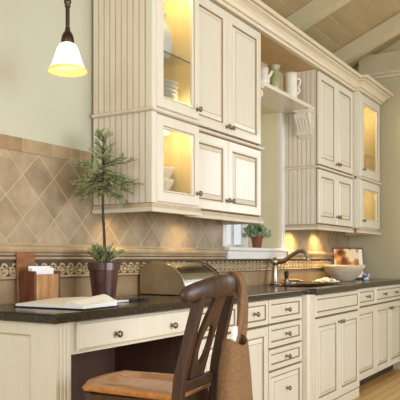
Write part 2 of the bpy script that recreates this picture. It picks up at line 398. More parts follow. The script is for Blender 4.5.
# casing and stool
bm = boxes((WX1+.004, WX1+.062, W-.022, W+.001, 1.2, WZ1+.01)); box(bm, WX1+.004, WX1+.018, W-.028, W-.02, 1.2, WZ1+.01); box(bm, WX1+.05, WX1+.062, W-.03, W-.02, 1.2, WZ1+.01)
box(bm, WX0-.06, WX0-.004, W-.022, W+.001, 1.2, WZ1+.01)
obj('casing', bm, 'white', win, bevel=.003)
obj('stool', boxes((WX0-.03, WX1+.1, W-.055, yw, 1.172, 1.198)), 'white', win, bevel=.006)
obj('apron', boxes((WX0-.01, WX1+.08, W-.034, W, 1.112, 1.172)), 'white', win, bevel=.004)
# shrub outside the window
bm = B()
for i in range(900):
    c = Vector((random.uniform(3.6, 7.2), random.uniform(4.3, 5.2), random.uniform(-.1, 1.9)))
    a = Vector((random.uniform(-1, 1), random.uniform(-1, 1), random.uniform(-1, 1))).normalized(); b = a.orthogonal().normalized()
    l = random.uniform(.05, .1)
    bm.faces.new([bm.verts.new(c+a*l), bm.verts.new(c+b*l*.4), bm.verts.new(c-a*l), bm.verts.new(c-b*l*.4)])
tag(obj('garden_shrub', bm, 'leaf3', recalc=False), 'pale leafy shrub outside the kitchen window', 'shrub')
gr = bpy.data.materials.new('garden_ground')
struct(obj('trim_6', boxes((-1.6, 12, W+.32, 12, -.3, -.1)), pbr('garden_lawn', srgb(150, 160, 120), .9, srgb(120, 132, 92), 8)), 'garden ground outside the window', 'ground')

# ------------------------------------------------------------------ cabinet parts
def mesh_only(bm, name, mat, smooth=True):
    bmesh.ops.recalc_face_normals(bm, faces=bm.faces[:])
    me = bpy.data.meshes.new(name); bm.to_mesh(me); bm.free(); me.materials.append(M[mat])
    for f in me.polygons: f.use_smooth = smooth
    return me
KNOB = mesh_only(lathe([(.0, -.002), (.008, -.002), (.009, .001), (.0055, .005), (.005, .012), (.009, .016), (.0145, .02), (.0155, .025), (.013, .030), (.007, .033), (0, .0335)], n=18, axis='-y'), 'knob', 'pewter')
def knob(parent, x, z, yf):
    o = bpy.data.objects.new('knob', KNOB); COL.objects.link(o); o.parent = parent
    o.location = Vector((x, yf, z))-root_of(parent).location
    return o
T = .02
def leaf(parent, name, x0, x1, z0, z1, yf, sw=.058, knobs=(), glass=False, g=.0032, mat='cream'):
    """raised panel door / drawer front (or a glass door)"""
    x0 += g; x1 -= g; z0 += g; z1 -= g
    bm = B()
    if glass:
        rings(bm, front(yf), x0, x1, z0, z1, [(.0, T, 0), (0, .004, 0), (.004, 0, 0), (sw-.012, 0, 1), (sw-.008, .004, 0), (sw, .007, 0), (sw, T, 0), (0, T, 0)], cap_first=False, cap_last=False)
        d = obj(name, bm, [mat, 'glaze_shade'], parent)
        obj('glass_pane', boxes((x0+sw-.003, x1-sw+.003, yf+.011, yf+.014, z0+sw-.003, z1-sw+.003)), 'glass', d)
    else:
        rings(bm, front(yf), x0, x1, z0, z1, [(.0, T, 0), (0, .004, 0), (.004, 0, 0), (sw-.013, 0, 0), (sw-.011, .003, 0), (sw-.004, .0045, 1), (sw, .0105, 1), (sw+.012, .0115, 0), (sw+.012, T, 0)])
        d = obj(name, bm, [mat, 'glaze_shade'], parent)
        bm = B(); s2 = sw+.0005
        k = min(.03, (z1-z0)/2-s2-.006)
        fl = z1-z0 < .2
        rings(bm, front(yf), x0, x1, z0, z1, [(s2, .0175, 0), (s2, .0125, 1), (s2+.005, .0105, 0), (s2+.008, .0095, 0)] if fl else [(s2, .0175, 0), (s2, .0125, 1), (s2+.005, .0105, 0), (s2+.005+k*.8, .002, 1), (s2+.008+k*.8, .0012, 0)])
        obj('panel', bm, [mat, 'glaze_shade'], d)
    for kx, kz in knobs: knob(d, kx, kz, yf)
    return d
def slab(parent, name, x0, x1, z0, z1, yf, knobs):
    bm = B(); rings(bm, front(yf), x0, x1, z0, z1, [(0, T, 0), (0, .007, 0), (.004, .0045, 1), (.007, .0045, 0), (.01, 0, 0), (.014, 0, 0)])
    d = obj(name, bm, ['cream', 'glaze'], parent)
    for kx, kz in knobs: knob(d, kx, kz, yf)
    return d
def beadboard(parent, name, x, y0, y1, z0, z1, sgn=-1, pitch=.04, th=.012):
    """vertical tongue and groove boards on a side face at x, facing sgn*x; boards run between y0 and y1"""
    n = max(1, round((y1-y0)/pitch)); p = (y1-y0)/n
    pr = []
    for k in range(n):
        a = y0+k*p
        pr += [(a, .0), (a+.0025, -.0026), (a+.0045, -.0026), (a+.007, 0)]
    pr.append((y1, 0))
    bm = B()
    A = [bm.verts.new((x+sgn*(th+o), yy, z0)) for yy, o in pr]; C = [bm.verts.new((x+sgn*(th+o), yy, z1)) for yy, o in pr]
    for k in range(len(pr)-1):
        bm.faces.new((A[k], A[k+1], C[k+1], C[k])).material_index = 1 if k % 4 in (0, 1, 2) else 0
    b0, b1, c0, c1 = [bm.verts.new(v) for v in ((x, y0, z0), (x, y1, z0), (x, y0, z1), (x, y1, z1))]
    bm.faces.new((b0, b1, c1, c0)); bm.faces.new((A[0], b0, c0, C[0])); bm.faces.new((A[-1], b1, c1, C[-1]))
    bm.faces.new(A+[b1, b0]); bm.faces.new(C+[c1, c0])
    return obj(name, bm, ['cream_bead', 'glaze'], parent)
def carcass(x0, x1, y0, y1, z0, z1, t=.018):
    return boxes((x0, x0+t, y0, y1, z0, z1), (x1-t, x1, y0, y1, z0, z1), (x0+t, x1-t, y0, y1-.012, z0, z0+t), (x0+t, x1-t, y0, y1-.012, z1-t, z1), (x0+t, x1-t, y1-.012, y1, z0, z1))
YB = W-.018   # cabinet backs stand clear of the tiles
Z0, Z1, Z2, Z3 = 1.398, 1.852, 1.875, 2.652   # light rail top, lower unit top, upper unit bottom, top
RAILP = [(0, 1.352), (.012, 1.352), (.016, 1.366), (.010, 1.372), (.006, 1.394), (0, 1.396)]
MIDP = [(0, 1.8525), (.012, 1.8525), (.02, 1.858), (.02, 1.866), (.008, 1.872), (0, 1.8735)]

def light_rail(parent, path):
    obj('light_rail', sweep(B(), path, [(-.018, 1.352)]+RAILP[1:5]+[(-.018, 1.396)], mis=[0, 0, 0, 1, 0, 0]), ['cream', 'glaze'], parent)
def mid_rail(parent, path):
    obj('middle_moulding', sweep(B(), path, [(-.018, 1.8525)]+MIDP[1:5]+[(-.018, 1.8735)]), 'cream_bead', parent)

# left glass cabinet
gx0, gx1 = 2.706, 3.142
t = thing('wall_cabinet', (2.92, 2.1, 1.352), 'lower glass door wall cabinet with lit bowls, nearest the desk', 'cabinet')
obj('body', carcass(gx0, gx1, GF+T+.02, YB, Z0, Z1), 'inside', t)
obj('face_frame', boxes((gx0-.012, gx0+.03, GF+.004, GF+T+.02, Z0, Z1), (gx0+.03, gx1, GF+T, GF+T+.02, Z0, Z0+.02), (gx0+.03, gx1, GF+T, GF+T+.02, Z1-.02, Z1), (gx1-.02, gx1, GF+T, GF+T+.02, Z0+.02, Z1-.02)), 'cream', t)
beadboard(t, 'side_panel', gx0, GF+T+.021, W-.017, Z0, Z1)
leaf(t, 'door', gx0+.03, gx1, Z0+.004, Z1-.004, GF, .062, [(gx1-.03, Z0+.075)], glass=True)
light_rail(t, [(gx0-.012, W-.02), (gx0-.012, GF+.004), (gx1, GF+.004), (gx1, DF-.03)])
mid_rail(t, [(gx0-.012, W-.02), (gx0-.012, GF+.004), (gx1, GF+.004)])
t = thing('wall_cabinet', (2.92, 2.1, Z2), 'tall upper glass door wall cabinet holding the plate stack', 'cabinet')
obj('body', carcass(gx0, gx1, GF+T+.02, YB, Z2, Z3), 'inside', t)
obj('face_frame', boxes((gx0-.012, gx0+.03, GF+.004, GF+T+.02, Z2, Z3), (gx0+.03, gx1, GF+T, GF+T+.02, Z2, Z2+.02), (gx0+.03, gx1, GF+T, GF+T+.02, Z3-.02, Z3), (gx1-.02, gx1, GF+T, GF+T+.02, Z2+.02, Z3-.02)), 'cream', t)
beadboard(t, 'side_panel', gx0, GF+T+.021, W-.017, Z2, Z3)
leaf(t, 'door', gx0+.03, gx1, Z2+.006, Z3-.008, GF, .062, [(gx1-.03, Z2+.06)], glass=True)
bm = boxes((gx0+.019, gx1-.019, GF+.05, YB-.014, 2.196, 2.203), ); obj('glass_shelf', bm, 'glass', t)
obj('shelf_edge', boxes((gx0+.019, gx1-.019, GF+.046, GF+.0495, 2.196, 2.203)), 'glass_edge', t)

def double_cab(x0, x1, label_lo, label_hi, bead):
    xm = (x0+x1)/2
    for lo in (1, 0):
        z0, z1 = (Z0, Z1) if lo else (Z2, Z3)
        t = thing('wall_cabinet', (xm, 2.15, 1.352 if lo else Z2), label_lo if lo else label_hi, 'cabinet')
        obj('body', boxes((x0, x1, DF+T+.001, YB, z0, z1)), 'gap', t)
        e = .006
        za, zb = (z0+.004, z1-.004) if lo else (z0+.009, z1-.008)
        kz = z0+.075 if lo else z0+.052
        leaf(t, 'door', x0+e, xm, za, zb, DF, .06, [(xm-.026, kz)])
        leaf(t, 'door', xm, x1-e, za, zb, DF, .06, [(xm+.026, kz)])
        if bead: beadboard(t, 'side_panel', x0, DF+T+.004, W-.024, z0, z1)
        if lo:
            xs = x0-(.012 if bead else 0)
            light_rail(t, ([(xs, W-.02)] if bead else [])+[(xs, DF+.006), (x1, DF+.006)]+([] if bead else [(x1, W-.02)]))
            mid_rail(t, ([(xs, W-.02)] if bead else [])+[(xs, DF+.006), (x1, DF+.006)]+([] if bead else [(x1, W-.02)]))
double_cab(3.146, 4.068, 'lower double door wall cabinet between the glass cabinet and the window', 'upper double door wall cabinet left of the open shelf', False)
RX0, RX1 = 5.112, 5.965
double_cab(RX0, RX1, 'lower double door wall cabinet right of the window', 'upper double door wall cabinet right of the open shelf', True)

# right glass cabinet
hx0, hx1 = 5.98, 6.62
for lo in (1, 0):
    z0, z1 = (Z0, Z1) if lo else (Z2, Z3)
    t = thing('wall_cabinet', ((hx0+hx1)/2, 2.1, 1.352 if lo else Z2), 'lower glass door wall cabinet beside the end wall' if lo else 'upper glass door wall cabinet beside the end wall', 'cabinet')
    obj('body', carcass(hx0, hx1, HF+T+.02, YB, z0, z1), 'inside', t)
    dx0 = hx0+.05
    obj('side_panel', boxes((hx0-.009, hx0-.0005, HF+.0045, DF+.02, z0, z1)), 'cream', t)
    obj('face_frame', boxes((hx0, dx0, HF+.004, HF+T+.02, z0, z1), (dx0, hx1, HF+T, HF+T+.02, z0, z0+.02), (dx0, hx1, HF+T, HF+T+.02, z1-.02, z1), (hx1-.03, hx1, HF+T, HF+T+.02, z0+.02, z1-.02)), 'cream', t)
    obj('end_panel', boxes((hx1+.0005, hx1+.006, HF+.03, YB, z0, z1)), 'cream', t)
    leaf(t, 'door', dx0, hx1, z0+.005, z1-.006, HF, .085, [(dx0+.05, z0+.07)], glass=True)
    if lo:
        p_ = [(hx0-.008, DF-.03), (hx0-.008, HF+.004), (hx1, HF+.004), (hx1, W-.02)]
        light_rail(t, p_); mid_rail(t, p_)
    else:
        obj('glass_shelf', boxes((hx0+.019, hx1-.019, HF+.05, YB-.014, 2.12, 2.127)), 'glass', t)

# crown running along all wall cabinets
CRP = [(-.02, 2.655), (.014, 2.655), (.018, 2.662), (.018, 2.676), (.028, 2.678), (.032, 2.684), (.040, 2.70), (.056, 2.716), (.078, 2.724), (.082, 2.728), (.082, 2.74), (.10, 2.744), (.106, 2.75), (.106, 2.768), (-.02, 2.768)]
cm = [0, 0, 0, 1, 0, 0, 0, 0, 1, 0, 1, 0, 0, 0, 0]
bm = sweep(B(), [(gx0-.012, W-.004), (gx0-.012, GF), (gx1+.004, GF), (gx1+.004, DF), (hx0-.004, DF), (hx0-.004, HF), (hx1+.006, HF), (hx1+.006, W-.004)], CRP, mis=cm)
cr = tag(obj('crown_moulding', bm, ['crown', 'glaze']), 'stepped cream crown moulding along the tops of the wall cabinets', 'moulding')

# open shelf bridging the window
t = thing('open_shelf', (4.59, 2.18, 2.32), 'open cream shelf bridging the window between the wall cabinets', 'shelf')
sx0, sx1 = 4.072, RX0-.014
obj('top_board', boxes((sx0, sx1, DF+.024, W-.004, 2.655, 2.675)), 'niche', t)
obj('back_panel', boxes((sx0, sx1, W-.016, W-.004, 2.348, 2.654)), 'niche', t)
bm = boxes((sx0, sx1, DF+.03, W-.004, 2.318, 2.347)); obj('shelf_board', bm, 'cream', t, bevel=.004)
def corbel(x, sgn):
    """scroll corbel on the side face x, projecting sgn*x, wide in y"""
    pr = [(0, 2.316), (.105, 2.316), (.105, 2.303), (.095, 2.300), (.092, 2.29), (.1, 2.275), (.094, 2.25), (.072, 2.225), (.05, 2.19), (.04, 2.165), (.044, 2.15), (.038, 2.132), (.022, 2.118), (.010, 2.105), (0, 2.1)]
    bm = B(); y0, y1 = DF+.045, DF+.165
    prism(bm, [(x+sgn*a, z) for a, z in pr], 'y', y0+.012, y1-.012)
    box(bm, x+sgn*.112 if sgn < 0 else x, x if sgn < 0 else x+sgn*.112, y0-.008, y1+.008, 2.300, 2.3165)
    for yy in (y0+.006, y1-.006):   # scrolled cheeks
        prism(bm, [(x+sgn*a*1.06, z) for a, z in pr[4:]], 'y', yy-.007, yy+.007)
    for dz, rr, ax in ((2.262, .024, .078), (2.135, .014, .036)):
        tube(bm, [(x+sgn*ax, y0-.006, dz), (x+sgn*ax, y1+.006, dz)], rr, 14)
    for q in (.035, .06, .085):
        tube(bm, [(x+sgn*.1, y0+q, 2.285), (x+sgn*.088, y0+q, 2.245), (x+sgn*.058, y0+q, 2.2), (x+sgn*.045, y0+q, 2.165)], .006, 6)
    obj('corbel', bm, 'cream', t, bevel=.002)
corbel(sx1, -1); corbel(sx0, 1)

# under-cabinet puck lights
for x, lb in ((2.70+.12, 'round puck light under the left glass cabinet'), (3.50, 'round puck light under the left double cabinet'), (5.22, 'round puck light under the cabinet right of the window'), (5.78, 'round puck light under the right cabinets, nearer the end wall')):
    t = thing('puck_light', (x, 2.17, 1.38), lb, 'lamp', 'under-cabinet puck lights')
    zt = Z0
    obj('housing', lathe([(.034, zt-.016), (.036, zt-.014), (.036, zt-.001)], (x, 2.205, 0), 20), 'nickel', t)
    obj('lens', lathe([(.026, zt-.0175), (.027, zt-.0165)], (x, 2.205, 0), 20), 'puck', t)

# ------------------------------------------------------------------ desk and base cabinets
zt = CT-.0385
t = thing('desk', (2.35, 2.05, 0), 'cream built-in desk end with one wide drawer and dark knee space', 'desk')
bm = B()
rings(bm, lambda a, b, o: (1.856+o, a, b), BF+.09, W-.02, .0, zt, [(0, .02, 0), (0, 0, 0), (.05, 0, 1), (.056, .004, 0), (.062, .008, 0), (.07, .008, 0)])
obj('end_panel', bm, ['cream', 'glaze'], t)
# fluted corner post
bm = B(); fl = [(1.85, BF+.09), (1.85, BF+.002)]
xs = 1.852
fp = [(1.852, BF+.089), (1.852, BF)]
for k in range(3):
    a = 1.866+k*.02; fp += [(a, BF), (a+.004, BF+.005), (a+.008, BF+.005), (a+.012, BF)]
fp += [(1.932, BF), (1.932, BF+.089)]
prism(bm, fp, 'z', 0, zt); obj('corner_post', bm, 'cream', t)
obj('apron', boxes((1.9325, 2.848, BF+.022, BF+.04, .74, zt)), 'cream', t)
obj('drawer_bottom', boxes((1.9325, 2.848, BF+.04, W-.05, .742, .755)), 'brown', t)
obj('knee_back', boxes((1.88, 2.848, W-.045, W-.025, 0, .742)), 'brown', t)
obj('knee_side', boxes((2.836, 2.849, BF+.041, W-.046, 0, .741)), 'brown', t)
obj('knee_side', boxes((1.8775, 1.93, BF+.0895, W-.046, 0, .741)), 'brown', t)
slab(t, 'drawer', 1.978, 2.848, .752, .866, BF, [(2.205, .800), (2.625, .800)])

def base_body(t, x0, x1, yf, toe=True):
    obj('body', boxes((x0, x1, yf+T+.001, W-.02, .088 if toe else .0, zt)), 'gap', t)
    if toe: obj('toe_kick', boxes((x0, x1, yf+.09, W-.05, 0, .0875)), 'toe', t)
t = thing('base_cabinet', (3.07, 2.05, 0), 'cream base cabinet behind the chair back, next to the knee space', 'cabinet')
base_body(t, 2.851, 3.297, BF)
leaf(t, 'drawer', 2.855, 3.297, .712, .866, BF, .03, [(3.076, .79)]); leaf(t, 'door', 2.855, 3.297, .092, .704, BF, .058, [(3.255, .64)])
t = thing('base_cabinet', (3.49, 2.05, 0), 'cream base cabinet with drawer over door, left of the four drawer stack', 'cabinet')
base_body(t, 3.30, 3.688, BF)
leaf(t, 'drawer', 3.303, 3.686, .712, .866, BF, .03, [(3.495, .79)]); leaf(t, 'door', 3.303, 3.686, .092, .704, BF, .058, [(3.345, .645)])
t = thing('drawer_cabinet', (3.95, 2.05, 0), 'cream base cabinet with a stack of four drawers left of the sink', 'cabinet')
base_body(t, 3.691, 4.208, BF)
for a, b in ((.712, .866), (.562, .706), (.422, .556), (.092, .416)):
    leaf(t, 'drawer', 3.695, 4.206, a, b, BF, .034, [(3.95, (a+b)/2 if b < .9 and a > .1 else .285)])
SF = BF-.045
t = thing('sink_cabinet', (4.78, 2.05, 0), 'cream sink cabinet standing forward with two tall doors', 'cabinet')
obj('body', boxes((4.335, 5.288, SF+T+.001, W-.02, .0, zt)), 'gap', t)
bm = B(); fp = [(4.212, W-.03), (4.212, SF+.012), (4.224, SF)]
fp += [(4.325, SF), (4.334, SF+.012), (4.334, W-.03)]
prism(bm, fp, 'z', 0, zt); obj('pilaster', bm, 'cream_bead', t, bevel=.002)
leaf(t, 'false_front', 4.338, 5.286, .706, .864, SF, .032)
xm = 4.815
leaf(t, 'door', 4.338, xm, .075, .698, SF, .06, [(xm-.028, .645)]); leaf(t, 'door', xm, 5.286, .075, .698, SF, .06, [(xm+.028, .645)])
obj('plinth', boxes((4.338, 5.286, SF+.004, SF+T, .0, .07)), 'cream', t, bevel=.003)
t = thing('base_cabinet', (5.58, 2.05, 0), 'narrow cream base cabinet just right of the sink cabinet', 'cabinet')
base_body(t, 5.291, 5.872, BF)
leaf(t, 'drawer', 5.295, 5.87, .712, .866, BF, .032, [(5.62, .79)]); leaf(t, 'door', 5.295, 5.87, .092, .704, BF, .06)
t = thing('base_cabinet', (6.26, 2.05, 0), 'rightmost cream base cabinet with two knobs on its drawer', 'cabinet')
base_body(t, 5.875, 6.752, BF)
leaf(t, 'drawer', 5.879, 6.75, .712, .866, BF, .032, [(6.12, .79), (6.50, .79)])
xm = 6.31
leaf(t, 'door', 5.879, xm, .092, .704, BF, .058, [(xm-.03, .65)]); leaf(t, 'door', xm, 6.75, .092, .704, BF, .058, [(xm+.03, .65)])

# countertop with a cut-out for the sink and a bump in front of it
X = [1.822, 4.21, 4.262, 4.44, 5.12, 5.20, 5.25, 6.757]; Y = [1.692, CY, 1.82, 2.16, W-.0135]
SKX, SKY = (4.44, 5.12), (1.82, 2.16)
bm = B()
def has(i, j):
    if not (0 <= i < len(X)-1 and 0 <= j < len(Y)-1): return False
    if j == 0: return 2 <= i <= 4
    if j == 2 and i == 3: return False
    return True
V = {}
def vv(i, j, z):
    k = (i, j, z)
    if k not in V: V[k] = bm.verts.new((X[i], Y[j], z))
    return V[k]
zb = CT-.038
for i in range(len(X)-1):
    for j in range(len(Y)-1):
        if not has(i, j): continue
        bm.faces.new([vv(*q, CT) for q in ((i, j), (i+1, j), (i+1, j+1), (i, j+1))])
        bm.faces.new([vv(*q, zb) for q in ((i, j+1), (i+1, j+1), (i+1, j), (i, j))])
        for di, dj, a, b in ((-1, 0, (i, j+1), (i, j)), (1, 0, (i+1, j), (i+1, j+1)), (0, -1, (i, j), (i+1, j)), (0, 1, (i+1, j+1), (i, j+1))):
            if not has(i+di, j+dj): bm.faces.new([vv(*a, CT), vv(*b, CT), vv(*b, zb), vv(*a, zb)])
# eased corners: slide the bump corners
for k, v in V.items():
    if k[1] == 0 and k[0] == 2: v.co.x += .02
    if k[1] == 0 and k[0] == 5: v.co.x -= .02
tag(obj('countertop', bm, 'granite', bevel=.008, seg=3), 'long dark polished granite countertop over desk and cabinets', 'countertop')

# undermount sink
t = thing('sink', (4.78, 1.99, .74), 'dark undermount sink in the counter below the window', 'sink')
bm = B()
rings(bm, lambda a, b, o: (a, b, o), SKX[0]-.012, SKX[1]+.012, SKY[0]-.012, SKY[1]+.012, [(0, zb-.002, 0), (.012, zb-.002, 0), (.018, zb-.02, 0), (.03, .74, 0), (.05, .728, 0)], cap_first=False)
obj('basin', bm, 'sinkmat', t, recalc=False)
obj('drain', lathe([(.04, .7285), (.04, .7305), (.03, .731)], (4.78, 1.99, 0), 20), 'steel', t)

# faucet: tapered post, s-curved spout towards the room
fx, fy = 4.735, 2.225
t = thing('faucet', (fx, fy, CT), 'antique nickel faucet with arched spout behind the sink', 'faucet')
obj('base_plate', lathe([(.0, CT+.0005), (.05, CT+.0005), (.05, CT+.004), (.04, CT+.008)], (fx, fy, 0), 24), 'bronze', t)
obj('post', lathe([(.036, CT+.006), (.038, CT+.012), (.032, CT+.02), (.029, CT+.03), (.022, CT+.15), (.024, CT+.158), (.03, CT+.168), (.032, CT+.185), (.028, CT+.2), (.018, CT+.212), (.006, CT+.216), (.0, CT+.2165)], (fx, fy, 0), 24), 'nickel', t, smooth=True)
pts = curve([(fx, fy-.01, CT+.185), (fx+.01, fy-.07, CT+.188), (fx+.015, fy-.125, CT+.225), (fx+.02, fy-.19, CT+.262), (fx+.02, fy-.24, CT+.256), (fx+.02, fy-.265, CT+.215)], 7)
obj('spout', tube(B(), pts, [.021-.007*min(1, i/(len(pts)-1)) for i in range(len(pts))], 12), 'nickel', t, smooth=True)
obj('nozzle', lathe([(.0, CT+.186), (.012, CT+.186), (.0145, CT+.19), (.0145, CT+.21), (.012, CT+.215)], (fx+.02, fy-.265, 0), 16), 'nickel', t, smooth=True)
t = thing('side_sprayer', (4.86, 2.2, CT), 'small nickel side sprayer right of the faucet post', 'sprayer')
obj('holder', lathe([(.026, CT+.0005), (.026, CT+.008), (.02, CT+.012), (.019, CT+.04), (.022, CT+.045)], (4.875, 2.19, 0), 18), 'nickel', t, smooth=True)
obj('head', lathe([(.013, CT+.046), (.016, CT+.06), (.02, CT+.085), (.018, CT+.1), (.008, CT+.108), (0, CT+.109)], (4.875, 2.19, 0), 18), 'black', t, smooth=True)
obj('lever', tube(B(), curve([(4.9, 2.175, CT+.02), (4.91, 2.12, CT+.03), (4.915, 2.06, CT+.026)], 5), .008, 8), 'nickel', t, smooth=True)

# towel and brush by the sink
bm = B(); n = 18; G = []
for i in range(n+1):
    row = []
    for j in range(n+1):
        u, v = i/n-.5, j/n-.5
        h = .01+.035*max(0, 1-(2.1*max(abs(u), abs(v)))**2)*(.6+.7*noise.noise(Vector((u*5, v*5, 3))))+.008*noise.noise(Vector((u*11, v*11, 9)))
        row.append(bm.verts.new((5.19+u*.15+v*.02, 1.98+v*.2, CT+max(.003, h+.008))))
    G.append(row)
for i in range(n):
    for j in range(n): bm.faces.new((G[i][j], G[i+1][j], G[i+1][j+1], G[i][j+1]))
tag(obj('dish_towel', bm, 'towel', smooth=True, solid=.004), 'crumpled white patterned dish towel lying right of the sink', 'towel')
t = thing('scrub_brush', (5.05, 2.23, CT), 'wooden scrub brush lying behind the sink beside the faucet', 'brush')
pts = [(4.99, 2.235, CT+.028), (5.03, 2.228, CT+.03), (5.08, 2.22, CT+.03), (5.14, 2.212, CT+.028), (5.20, 2.205, CT+.026)]
obj('handle', tube(B(), pts, [.012, .02, .024, .016, .01], 10, flat=.5), 'tanwood', t, smooth=True)
obj('bristles', boxes((5.01, 5.10, 2.207, 2.243, CT+.001, CT+.021)), 'paper', t, bevel=.004)

# ------------------------------------------------------------------ bowl, cookbook, cup on the right of the counter
bx, by = 5.94, 2.09
def bowl_bm(c, r, h, th=.008, n=32, foot=.45):
    x, y, z = c
    return lathe([(0, z), (r*foot, z), (r*foot*1.08, z+h*.06), (r*.78, z+h*.45), (r*.95, z+h*.82), (r, z+h), (r-th, z+h), (r*.92-th, z+h*.8), (r*.74-th, z+h*.46), (r*foot*.95, z+h*.16), (0, z+h*.13)], (0, 0, 0), n) if False else lathe([(0, 0), (r*foot, 0), (r*foot*1.08, h*.06), (r*.78, h*.45), (r*.95, h*.82), (r, h), (r-th, h), (r*.92-th, h*.8), (r*.74-th, h*.46), (r*foot*.95, h*.16), (0, h*.13)], (x, y, z), n, closed=True)
tag(obj('serving_bowl', bowl_bm((bx, by, CT+.001), .195, .145, .01), 'bowl', smooth=True), 'wide pale turned bowl on the counter before the cookbook', 'bowl')
t = thing('cookbook', (6.25, 2.15, CT+.001), 'open cookbook with a food picture leaning on its stand by the end wall', 'book')
cb = Matrix.Translation((6.25, 2.16, CT+.008)) @ Matrix.Rotation(math.radians(-58), 4, 'Z') @ Matrix.Rotation(math.radians(-14), 4, 'X')
def put(bm, mat):
    bmesh.ops.transform(bm, matrix=mat, verts=bm.verts[:]); return bm
obj('stand', put(boxes((-.15, .17, .016, .026, 0, .32), (-.15, .17, -.02, .016, 0, .012)), cb), 'pulp', t)
obj('cover', put(boxes((-.13, .16, .004, .0155, .013, .31)), cb), 'redwood', t)
obj('page', put(boxes((-.125, .115, -.002, .0035, .015, .30)), cb), 'foodpage', t)
obj('page_margin', put(boxes((.1155, .152, -.002, .0035, .015, .295)), cb), 'paper', t)
t = thing('cream_jug', (6.05, 1.95, CT), 'small blue and white china jug right of the bowl', 'jug')
jx, jy = 6.10, 1.94
obj('body', lathe([(0, .001), (.024, .001), (.03, .012), (.034, .03), (.028, .05), (.024, .058), (.028, .068), (.025, .068), (.021, .058), (.025, .048), (.029, .03), (.02, .012), (0, .008)], (jx, jy, CT), 24, closed=True), 'bluewhite', t, smooth=True)
obj('handle', tube(B(), curve([(jx+.022, jy-.014, CT+.058), (jx+.04, jy-.028, CT+.05), (jx+.038, jy-.026, CT+.028), (jx+.028, jy-.018, CT+.02)], 5), .004, 6), 'bluewhite', t, smooth=True)

# potted plant on the sill
px, py, pz = 4.70, 2.36, 1.199
px = 4.77; py = 2.40
t = thing('potted_plant', (px, py, pz), 'small grey green leafy plant in a clay pot on the window sill', 'plant')
obj('pot', lathe([(0, 0), (.034, 0), (.046, .075), (.052, .076), (.053, .098), (.047, .098), (.044, .07), (.03, .01), (0, .01)], (px, py, pz), 28, closed=True), 'clay', t)
obj('soil', lathe([(0, .078), (.045, .08), (.02, .088), (0, .089)], (px, py, pz), 20, closed=True), 'soil', t)
bm = B()
for i in range(330):
    a = random.uniform(0, 2*PI); el = random.uniform(-.15, 1.45); r = random.uniform(.35, 1)
    c = Vector((px+.125*r*math.cos(a)*math.cos(el), py+.105*r*math.sin(a)*math.cos(el), pz+.10+.095*r*math.sin(el)))
    d = (c-Vector((px, py, pz+.06))).normalized()+Vector((random.uniform(-.6, .6), random.uniform(-.6, .6), random.uniform(-.3, .5))); d.normalize()
    s = d.orthogonal().normalized(); s.rotate(Matrix.Rotation(random.uniform(0, PI), 3, d)); l = random.uniform(.018, .032); nrm = d.cross(s)
    v = [bm.verts.new(q) for q in (c-d*l*.6, c+s*l*.42, c+d*l-nrm*l*.25, c-s*l*.42)]
    bm.faces.new(v)
obj('foliage', bm, 'leaf2', t, recalc=False)
bm = B()
for i in range(9):
    a = i*.7; tube(bm, [(px+.01*math.cos(a), py+.01*math.sin(a), pz+.08), (px+.05*math.cos(a), py+.045*math.sin(a), pz+.14)], .002, 5)
obj('stem', bm, 'bark', t)

# ------------------------------------------------------------------ things on the open shelf
sz = 2.348
t = thing('pitcher', (4.845, 2.14, sz), 'tall ivory pitcher with scalloped handle on the open shelf', 'pitcher')
cx, cy = 4.845, 2.14
obj('body', lathe([(0, 0), (.045, 0), (.050, .01), (.053, .06), (.050, .15), (.048, .195), (.054, .225), (.051, .225), (.045, .195), (.047, .15), (.047, .02), (0, .012)], (cx, cy, sz), 28, closed=True), 'china', t, smooth=True)
obj('handle', tube(B(), curve([(cx+.026, cy-.036, sz+.185), (cx+.045, cy-.058, sz+.18), (cx+.046, cy-.058, sz+.145), (cx+.036, cy-.048, sz+.12), (cx+.044, cy-.056, sz+.09), (cx+.028, cy-.038, sz+.06)], 5), .008, 8), 'china', t, smooth=True)
tag(obj('storage_jar', lathe([(0, 0), (.044, 0), (.053, .02), (.057, .09), (.053, .145), (.039, .172), (.037, .19), (.047, .21), (.049, .217), (.044, .217), (.034, .192), (.036, .172), (.049, .142), (.052, .09), (.044, .02), (0, .012)], (4.56, 2.15, sz), 28, closed=True), 'greenjar', smooth=True), 'olive green glazed jar with narrow neck on the open shelf', 'jar')
t = thing('sauce_jug', (4.36, 2.15, sz), 'white jug peeking past the cabinet edge, leftmost on the open shelf', 'jug')
obj('body', lathe([(0, 0), (.04, 0), (.055, .03), (.058, .06), (.05, .09), (.04, .11), (.05, .14), (.045, .14), (.035, .11), (.045, .09), (.052, .06), (.045, .03), (0, .012)], (4.335, 2.14, sz), 28, closed=True), 'china', t, smooth=True)
obj('spout', tube(B(), curve([(4.378, 2.12, sz+.08), (4.40, 2.108, sz+.105), (4.415, 2.10, sz+.135)], 4), [.016-.0007*i for i in range(9)], 8), 'china', t, smooth=True)

